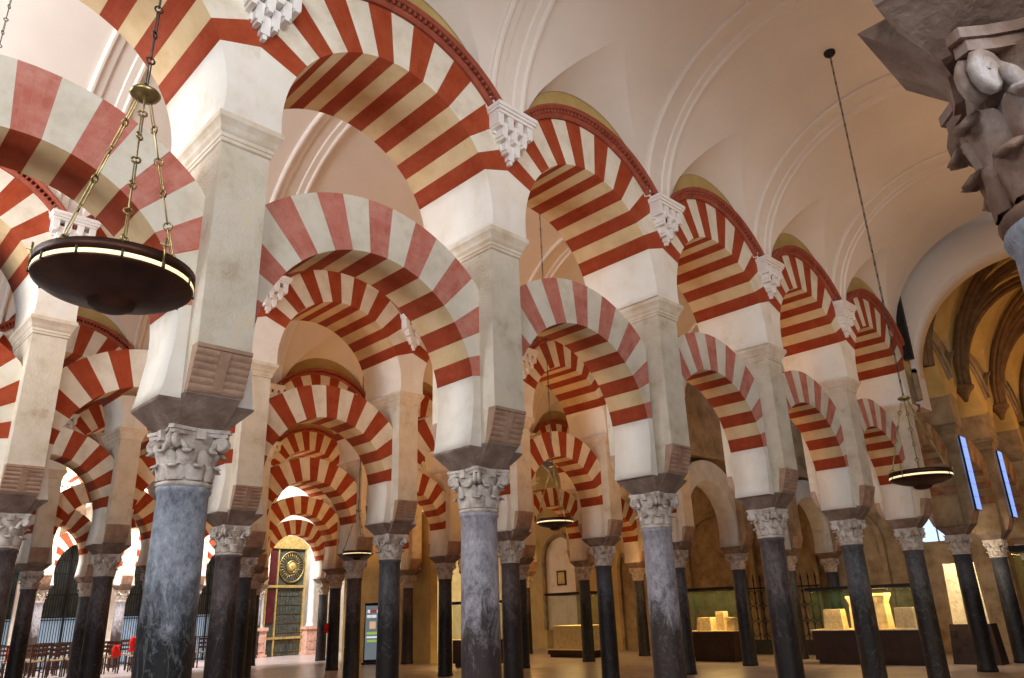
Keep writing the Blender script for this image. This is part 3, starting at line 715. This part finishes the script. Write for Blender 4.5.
for i, x in enumerate((17.72, 20.42)):
    e = empty('carved_pedestal_pilaster', (x, 35.6, 0)); mb = MB(); mb.frustum(.36, .32, 0, .36, .32, .12); mb.frustum(.30, .27, .12, .30, .27, 1.15); mb.frustum(.36, .32, 1.15, .36, .32, 1.3)
    for q in (-1, 1): mb.box(-.17, .17, -.29, -.27, .25+.38*(q > 0), .55+.38*(q > 0)); 
    mb.box(-.2, .2, -.30, -.27, .60, .66, 0, Matrix.Rotation(.6, 3, 'Y'), (0, 0, .63)); mb.build('pedestal', M['pinkstone'], e)
    mb = MB(); mb.lathe([(.22, 1.3), (.2, 1.4), (.18, 1.45), (.16, 4.6), (.2, 4.7), (.26, 4.9)], 16); mb.build('shaft', M['greystone'], e)
    tag(e, 'pale pilaster on a carved pink marble pedestal, %s of the gilded screen' % ('left', 'right')[i], 'pilaster')

# lit niche, far chapel arches and openings on the right wall
def niche(y, z0, zc, R, matin, lab, picture=False):
    e = empty('arched_niche', (26.93, y, 0)); mb = MB(); pts = [(p[0], p[1]) for p in arch_pts(0, z0, zc, R, 16, .0)]
    mb.prism(pts, 'x', -.01, .03); mb.build('back_panel', matin, e)
    mb = MB(); out = [(p[0]*1.16, zc+(p[1]-zc)*1.16 if p[1] > zc else p[1]) for p in pts]
    for i in range(len(pts)-1):
        a, b_, c_, d_ = pts[i], pts[i+1], out[i+1], out[i]
        mb.hexa([(-.16, *a), (-.16, *b_), (-.16, *c_), (-.16, *d_), (.02, *a), (.02, *b_), (.02, *c_), (.02, *d_)])
    mb.build('surround', M['brownstone'], e)
    if picture:
        mb = MB(); mb.box(-.06, -.01, -.28, .28, 2.7, 3.35); mb.build('picture_frame', M['wood'], e)
        mb = MB(); mb.box(-.065, -.055, -.2, .2, 2.78, 3.27); mb.build('picture', M['gold'], e)
    tag(e, lab, 'niche'); return e
niche(24.6, .8, 3.9, .95, M['white'], 'tall pale arched niche with a small framed picture, behind the stone sarcophagus case', True)
niche(20.2, 0, 3.2, .9, M['brownstone'], 'dark arched doorway in the ochre wall right of the pale niche')
niche(16.3, 0, 3.6, 1.3, M['brownstone'], 'wide dark arch in the ochre wall behind the middle display case')
niche(11.3, 0, 3.4, 1.1, M['brownstone'], 'dark arch in the ochre wall behind the right display case')
e = empty('daylit_window', (26.9, 8.35, 3.3)); mb = MB(); mb.prism([(-.5, 0), (.5, 0), (.5, .9), (.25, 1.35), (0, 1.5), (-.25, 1.35), (-.5, .9)], 'x', 0, .1); mb.build('pane', M['sky'], e)
mb = MB(); mb.box(-.04, .0, -.02, .02, 0, 1.45); mb.box(-.06, .0, -.58, .58, -.1, 0); mb.build('frame', M['brownstone'], e); tag(e, 'pale blue daylit window opening above the right display case', 'window')

# yellow partition by the information kiosk
mb = MB(); mb.box(17.9, 18.2, 22.8, 28.6, 0, 5.2); struct(mb.build('wall_partition', M['ochre']))

# ------------------------------------------------------------------ display cases
def case(name, loc, L, Dp, hp, hg, lab, items, power, rz=pi/2):
    """L along Y, plinth height hp, glass height hg"""
    e = empty(name, loc); mb = MB()
    mb.box(-Dp/2+.06, Dp/2-.06, -L/2+.06, L/2-.06, 0, .1); mb.box(-Dp/2, Dp/2, -L/2, L/2, .1, hp); mb.build('plinth', M['plinth'], e)
    mb = MB(); mb.box(-Dp/2-.03, Dp/2+.03, -L/2-.03, L/2+.03, hp, hp+.03); mb.build('shelf', M['artifact'], e)
    mb = MB(); t = .012
    mb.box(-Dp/2, -Dp/2+t, -L/2, L/2, hp+.03, hp+hg); mb.box(Dp/2-t, Dp/2, -L/2, L/2, hp+.03, hp+hg)
    mb.box(-Dp/2, Dp/2, -L/2, -L/2+t, hp+.03, hp+hg); mb.box(-Dp/2, Dp/2, L/2-t, L/2, hp+.03, hp+hg); mb.build('glass', M['glass'], e)
    mb = MB(); mb.box(-Dp/2-.02, Dp/2+.02, -L/2-.02, L/2+.02, hp+hg, hp+hg+.09); mb.build('canopy', M['black'], e)
    tag(e, lab, 'display case')
    l_ = area('case_lamp', (loc[0], loc[1], hp+hg-.02), (loc[0]+.01, loc[1], 0), Dp*.8, L*.9, power*1.6, (1, .64, .22)); l_.rotation_euler = (0, 0, 0)
    return e
case('display_case', (22.3, 9.1, 0), 2.9, 1.0, .85, 1.05, 'long glass display case with carved marble fragments, right of the picture', None, 90)
case('display_case', (22.2, 13.75, 0), 1.5, 1.0, .85, 1.2, 'glass display case with small carved blocks, middle right between columns', None, 70)
case('display_case', (22.6, 19.9, 0), 2.2, 1.2, .25, 1.9, 'tall glass case holding a long pale stone sarcophagus', None, 60)
case('display_case', (17.4, 19.7, 0), 1.6, .8, .8, 1.1, 'glass case of small bright objects beside the mauve-grey column', None, 60)
case('display_case', (15.9, 2.9, 0), 1.6, 1.0, .8, 1.5, 'glass display case at the right edge of the picture', None, 60)
def carved(name, loc, sx, sy, sz, lab, cap=False, rz=0, m_='artifact', cat='stone carving'):
    e = MB(); e.frustum(sx*.5, sy*.5, 0, sx*.44, sy*.44, sz*.7 if cap else sz)
    if cap:
        e.frustum(sx*.40, sy*.40, sz*.7, sx*.55, sy*.55, sz*.92); e.frustum(sx*.58, sy*.58, sz*.92, sx*.58, sy*.58, sz)
        for q in range(8):
            a = q*pi/4; e.box(sx*.40, sx*.56, -.05*sy, .05*sy, sz*.72, sz*.86, 0, Matrix.Rotation(a, 3, 'Z'))
    else:
        for iz in range(4):
            for iy in range(5):
                if (iz+iy) % 2: e.box(-sx*.52, -sx*.44, sy*(-.38+.17*iy), sy*(-.27+.17*iy), sz*(.12+.2*iz), sz*(.25+.2*iz))
    o = e.build(name, M[m_]); o.location = loc; o.rotation_euler = (0, 0, rz); tag(o, lab, cat); return o
carved('carved_relief', (22.2, 10.0, .88), .35, .55, .52, 'pale carved relief slab, leftmost in the right display case')
carved('carved_capital', (22.45, 9.45, .88), .34, .34, .85, 'small carved capital on a stand behind the leftmost relief slab', True)
carved('carved_capital', (22.3, 8.75, .88), .42, .42, .90, 'tall carved capital in the middle of the right display case', True)
carved('carved_relief', (22.1, 8.05, .88), .35, .5, .52, 'square carved relief block at the right end of the right display case')
carved('carved_stele', (22.9, 6.75, .95), .22, .85, 1.5, 'large brightly lit carved stone slab standing right of the display case')
carved('stele_stand', (22.9, 6.75, 0), .6, 1.1, .95, 'dark plinth below the large lit carved slab', False, 0, 'plinth', 'plinth')
area('slab_lamp', (21.8, 6.6, 2.9), (22.9, 6.75, 1.7), .3, .3, 45, (1, .85, .6))
carved('carved_block', (22.1, 14.1, .88), .4, .55, .38, 'low carved block in the middle display case, left')
carved('carved_block', (22.2, 13.6, .88), .32, .30, .55, 'taller carved block in the middle display case, centre')
carved('carved_capital', (22.1, 13.2, .88), .28, .28, .36, 'small carved capital in the middle display case, right', True)
mb = MB(); mb.box(-.4, .4, -.95, .95, 0, .72); mb.box(-.46, .46, -1.0, 1.0, .72, .8); mb.box(-.42, .42, -.97, .97, 0, .08)
tag(mb.build('sarcophagus', M['artifact'], None, (22.6, 19.9, .28)), 'long pale stone sarcophagus inside the tall glass case', 'sarcophagus')
for q in range(4):
    carved('small_exhibit', (17.3, 19.3+.28*q, .83), .12, .18, .16+.05*(q % 2), f'small bright exhibit, {ORD[3-q]} from the left in the case behind the mauve-grey column')
carved('carved_relief', (15.9, 2.9, .83), .3, .5, .35, 'low pale carving in the display case at the right edge')

# iron railing behind the middle case
e = empty('ornate_iron_railing', (25.4, 13.4, 0)); mb = MB()
for q in range(13):
    y = -1.5+.25*q; mb.tube([(0, y, .45), (0, y, 2.35)], .02, 6); mb.tube([(0, y, 2.35), (0, y, 2.6)], [.035, .004], 6)
mb.build('bars', M['black'], e); mb = MB()
for q in range(12):
    for z in (.8, 1.3, 1.8):
        y = -1.375+.25*q; mb.tube([(0, y+.127*cos(2*pi*i/12), z+.255*sin(2*pi*i/12)) for i in range(12)], .014, 5, closed=True)
mb.build('scrolls', M['black'], e); mb = MB(); mb.box(-.12, .12, -1.65, 1.65, 0, .4); mb.box(-.03, .03, -1.6, 1.6, .4, .46); mb.build('base', M['black'], e); mb = MB(); mb.box(-.03, .03, -1.6, 1.6, 2.1, 2.15); mb.build('rail', M['black'], e)
tag(e, 'ornate black iron railing with scrolls in front of the glowing ochre wall', 'railing')

# information kiosk
e = empty('information_panel', (17.0, 25.1, 0), radians(-38)); mb = MB(); mb.box(-.36, .36, -.3, .3, 0, .05); mb.box(-.31, .31, -.04, .04, .05, 2.1); mb.build('stand', M['black'], e)
mb = MB(); mb.box(-.27, .27, -.055, -.04, .15, 2.0); mb.build('panel', M['screen'], e)
for (x0_, x1_, z0_, z1_, mm, nm) in [(-.2, -.12, 1.75, 1.86, 'screen_white', 'symbol'), (-.1, .12, 1.75, 1.86, 'screen_red', 'heading'), (.14, .22, 1.75, 1.86, 'screen_white', 'symbol'), (-.22, -.06, 1.58, 1.68, 'screen_white', 'heading'), (-.04, .12, 1.58, 1.68, 'screen_white', 'heading'), (-.12, .1, 1.2, 1.45, 'screen_peach', 'picture'), (-.22, .2, 1.0, 1.09, 'screen_green', 'text_block'), (-.2, .2, .74, .82, 'screen_green', 'text_block'), (-.22, .2, .88, .94, 'screen_white', 'text_block')]:
    mb = MB(); mb.box(x0_, x1_, -.06, -.055, z0_, z1_); mb.build(nm, M[mm], e)
tag(e, 'upright black information panel with a small picture and green lines, behind the columns', 'information panel')

# chairs
def make_chair():
    e = empty('wooden_chair')
    for (x, y, h) in ((-.19, -.18, .44), (.19, -.18, .44), (-.19, .18, .9), (.19, .18, .9)):
        mb = MB(); mb.frustum(.018, .018, 0, .02, .02, h, x, y); mb.build('leg', M['wood'], e)
    mb = MB(); mb.box(-.2, .2, -.19, .19, .43, .465); mb.build('seat', M['rush'], e)
    mb = MB(); 
    for z in (.58, .70, .82): mb.box(-.18, .18, .17, .195, z, z+.06)
    mb.build('backrest', M['wood'], e)
    mb = MB(); mb.box(-.19, .19, -.19, -.17, .2, .22); mb.box(-.2, -.18, -.18, .18, .15, .17); mb.box(.18, .2, -.18, .18, .15, .17); mb.build('stretcher', M['wood'], e); return e
ch0 = make_chair(); ch0.scale = (1.15, 1.15, 1.2); index_kids(ch0); fst = True
for rI, (yy, xr) in enumerate([(31.2, [6.2, 6.9, 7.6, 8.2, 8.8, 9.4, 10.0, 10.9, 11.5, 12.1, 12.7, 13.3]), (32.4, [7.6, 8.2, 8.8, 9.4, 10.2, 11.2, 11.8, 12.4, 13.0]), (33.6, [7.2, 7.8, 8.4, 9.0, 9.6, 10.4, 11.2, 11.8])]):
    for cI, xx in enumerate(xr):
        rz = pi+random.uniform(-.15, .15)
        if fst: o = ch0; o.location = (xx, yy, 0); o.rotation_euler = (0, 0, rz); fst = False
        else: o = copy_tree(ch0, (xx, yy, 0), rz)
        tag(o, f'dark wooden chair with pale rush seat, {ORD[cI]} from the left in the {["nearest", "middle", "farthest"][rI]} row', 'chair', 'wooden chairs by the grille doors')
def drape(loc, lab, sc=1):
    mb = MB(); P = []
    for i in range(9):
        t = i/8; line = []
        for j in range(12):
            a = 2*pi*j/12; rr = (.16+.06*sin(3*a+i))*(1-.35*t)*sc
            line.append((rr*1.3*cos(a), rr*.7*sin(a), .55*t*sc))
        P.append(line)
    mb.grid(P, 0, closev=True); mb.quad(P[-1], 0); mb.quad(P[0][::-1], 0)
    tag(mb.build('red_jacket', M['redcloth'], None, loc), lab, 'jacket')
drape((6.8, 30.9, .62), 'red jacket lying over a chair at the far left edge', .75)
drape((10.02, 30.88, .55), 'crumpled red jacket on a chair between the second and third columns', .7)
drape((10.62, 30.88, .70), 'red jacket hanging over a chair back just left of the nearest column', .9)
drape((14.26, 23.72, 1.15), 'small red bundle hanging on the side of the black column by the gilded screen', .55)

# ------------------------------------------------------------------ hanging lamps
def chain(mb, p0, p1, link=.07, rr=.0045, wid=.014):
    p0, p1 = Vector(p0), Vector(p1); d = p1-p0; L = d.length; d.normalize(); n_ = max(int(L/link), 1); link = L/n_
    a = Vector((0, 0, 1)).cross(d)
    if a.length < .1: a = Vector((1, 0, 0))
    a.normalize(); b_ = d.cross(a); P_ = 2*L/n_; rr_ = wid*1.2; k_ = max(n_//2, 1); P_ = L/k_
    for i in range(k_):
        c_ = p0+d*P_*(i+.25*0+rr_/P_); s_ = a if i % 2 else (a+b_).normalized()
        mb.tube([c_+d*rr_*cos(2*pi*q/10)+s_*rr_*sin(2*pi*q/10) for q in range(10)], rr*1.05, 4, closed=True)
        hl = (P_-2*rr_)/2+rr*2; c_ = p0+d*(P_*i+2*rr_+(P_-2*rr_)/2); s_ = d.cross(s_)
        mb.tube([c_+d*hl*(1 if cos(2*pi*q/8+.39) > 0 else -1)*(.98 if q in (0, 3, 4, 7) else .86)+s_*wid*.42*sin(2*pi*q/8+.39) for q in range(8)], rr*.8, 4, closed=True)
def lamp(loc, R, hub_dz, topz, lab, link=.07, rr=.0045, wid=.014, rot=0.3, near=False):
    e = empty('hanging_lamp', loc); s = R/.31
    mb = MB(); mb.lathe([(0, -.120*s), (.05*s, -.118*s), (.085*s, -.104*s), (.092*s, -.086*s), (.100*s, -.080*s), (.2*s, -.055*s), (.28*s, -.025*s), (.305*s, -.008*s), (.31*s, .0), (.306*s, .0), (.19*s, -.04*s), (0, -.07*s)], 48); mb.build('bowl', M['bronze'], e)
    mb = MB(); mb.lathe([(.300*s, .022*s), (.312*s, .022*s), (.312*s, .068*s), (.300*s, .068*s), (.300*s, .022*s)], 48); mb.build('ring', M['bronze'], e)
    mb = MB(); mb.lathe([(.300*s, .001), (.311*s, .001), (.309*s, .020*s), (.300*s, .020*s), (.3*s, .001)], 48); mb.build('rim', M['brassbright'], e)
    for q in range(12):
        if not near and q % 4: continue
        a = 2*pi*q/12+rot; mb = MB(); mb.tube([(.311*s*cos(a), .311*s*sin(a), -.006), (.311*s*cos(a), .311*s*sin(a), .03*s)], .005*s, 6); mb.build('stud', M['chain'], e)
    for q in range(3):
        a = 2*pi*q/3+rot+.5; mb = MB(); mb.tube([(.314*s*cos(a), .314*s*sin(a), 0), (.314*s*cos(a), .314*s*sin(a), .13*s)], .005*s, 5); mb.box(-.02*s, .02*s, -.003, .003, .095*s, .103*s, 0)
        mb.v = [(x+.314*s*cos(a), y+.314*s*sin(a), z) if i_ >= len(mb.v)-8 else (x, y, z) for i_, (x, y, z) in enumerate(mb.v)]
        mb.build('cross_pin', M['brass'], e)
    H = hub_dz
    for q in range(3):
        a = 2*pi*q/3+rot; mb = MB(); chain(mb, (.305*s*cos(a), .305*s*sin(a), .06*s), (.03*s*cos(a), .03*s*sin(a), H-.02), link, rr, wid); mb.build('bowl_chain', M['brass'], e)
    mb = MB(); mb.lathe([(0, H-.03), (.03*s, H-.028), (.06*s, H-.012), (.068*s, H), (.06*s, H+.012), (.02*s, H+.03), (0, H+.032)], 20); mb.build('hub', M['brass'], e)
    mb = MB(); chain(mb, (0, 0, H+.02), (0, 0, topz-loc[2]), link, rr, wid); mb.build('ceiling_chain', M['chain'], e)
    mb = MB(); mb.lathe([(0, topz-loc[2]-.05), (.05, topz-loc[2]-.045), (.08, topz-loc[2]-.01), (.085, topz-loc[2]+.03), (0, topz-loc[2]+.03)], 16); mb.build('ceiling_rose', M['black'], e)
    tag(e, lab, 'hanging lamp'); return e
ct = 9.31
lamp((.785, 3.01, 2.835), .288, .90, ct, 'large dark bronze bowl lamp on chains, hanging nearest at the upper left', near=True)
lamp((9.98, 3.15, 2.96), .35, 1.0, ct, 'dark bronze bowl lamp on a long chain, hanging at the right before the end wall', .09, .006, .018)
lamp((9.66, 8.92, 2.99), .31, .95, ct, 'bronze bowl lamp hanging behind the front arcade, in the middle of the picture', .09, .006, .018)
lamp((9.55, 14.80, 2.90), .31, .95, ct, 'small bronze bowl lamp hanging between the fourth and fifth shafts, left of centre', .09, .006, .018)
lamp((.75, 8.92, 4.4), .31, .95, ct, 'lamp chain against the bright vault at the top left corner', .09, .006, .018)
print('objects', len(bpy.data.objects))
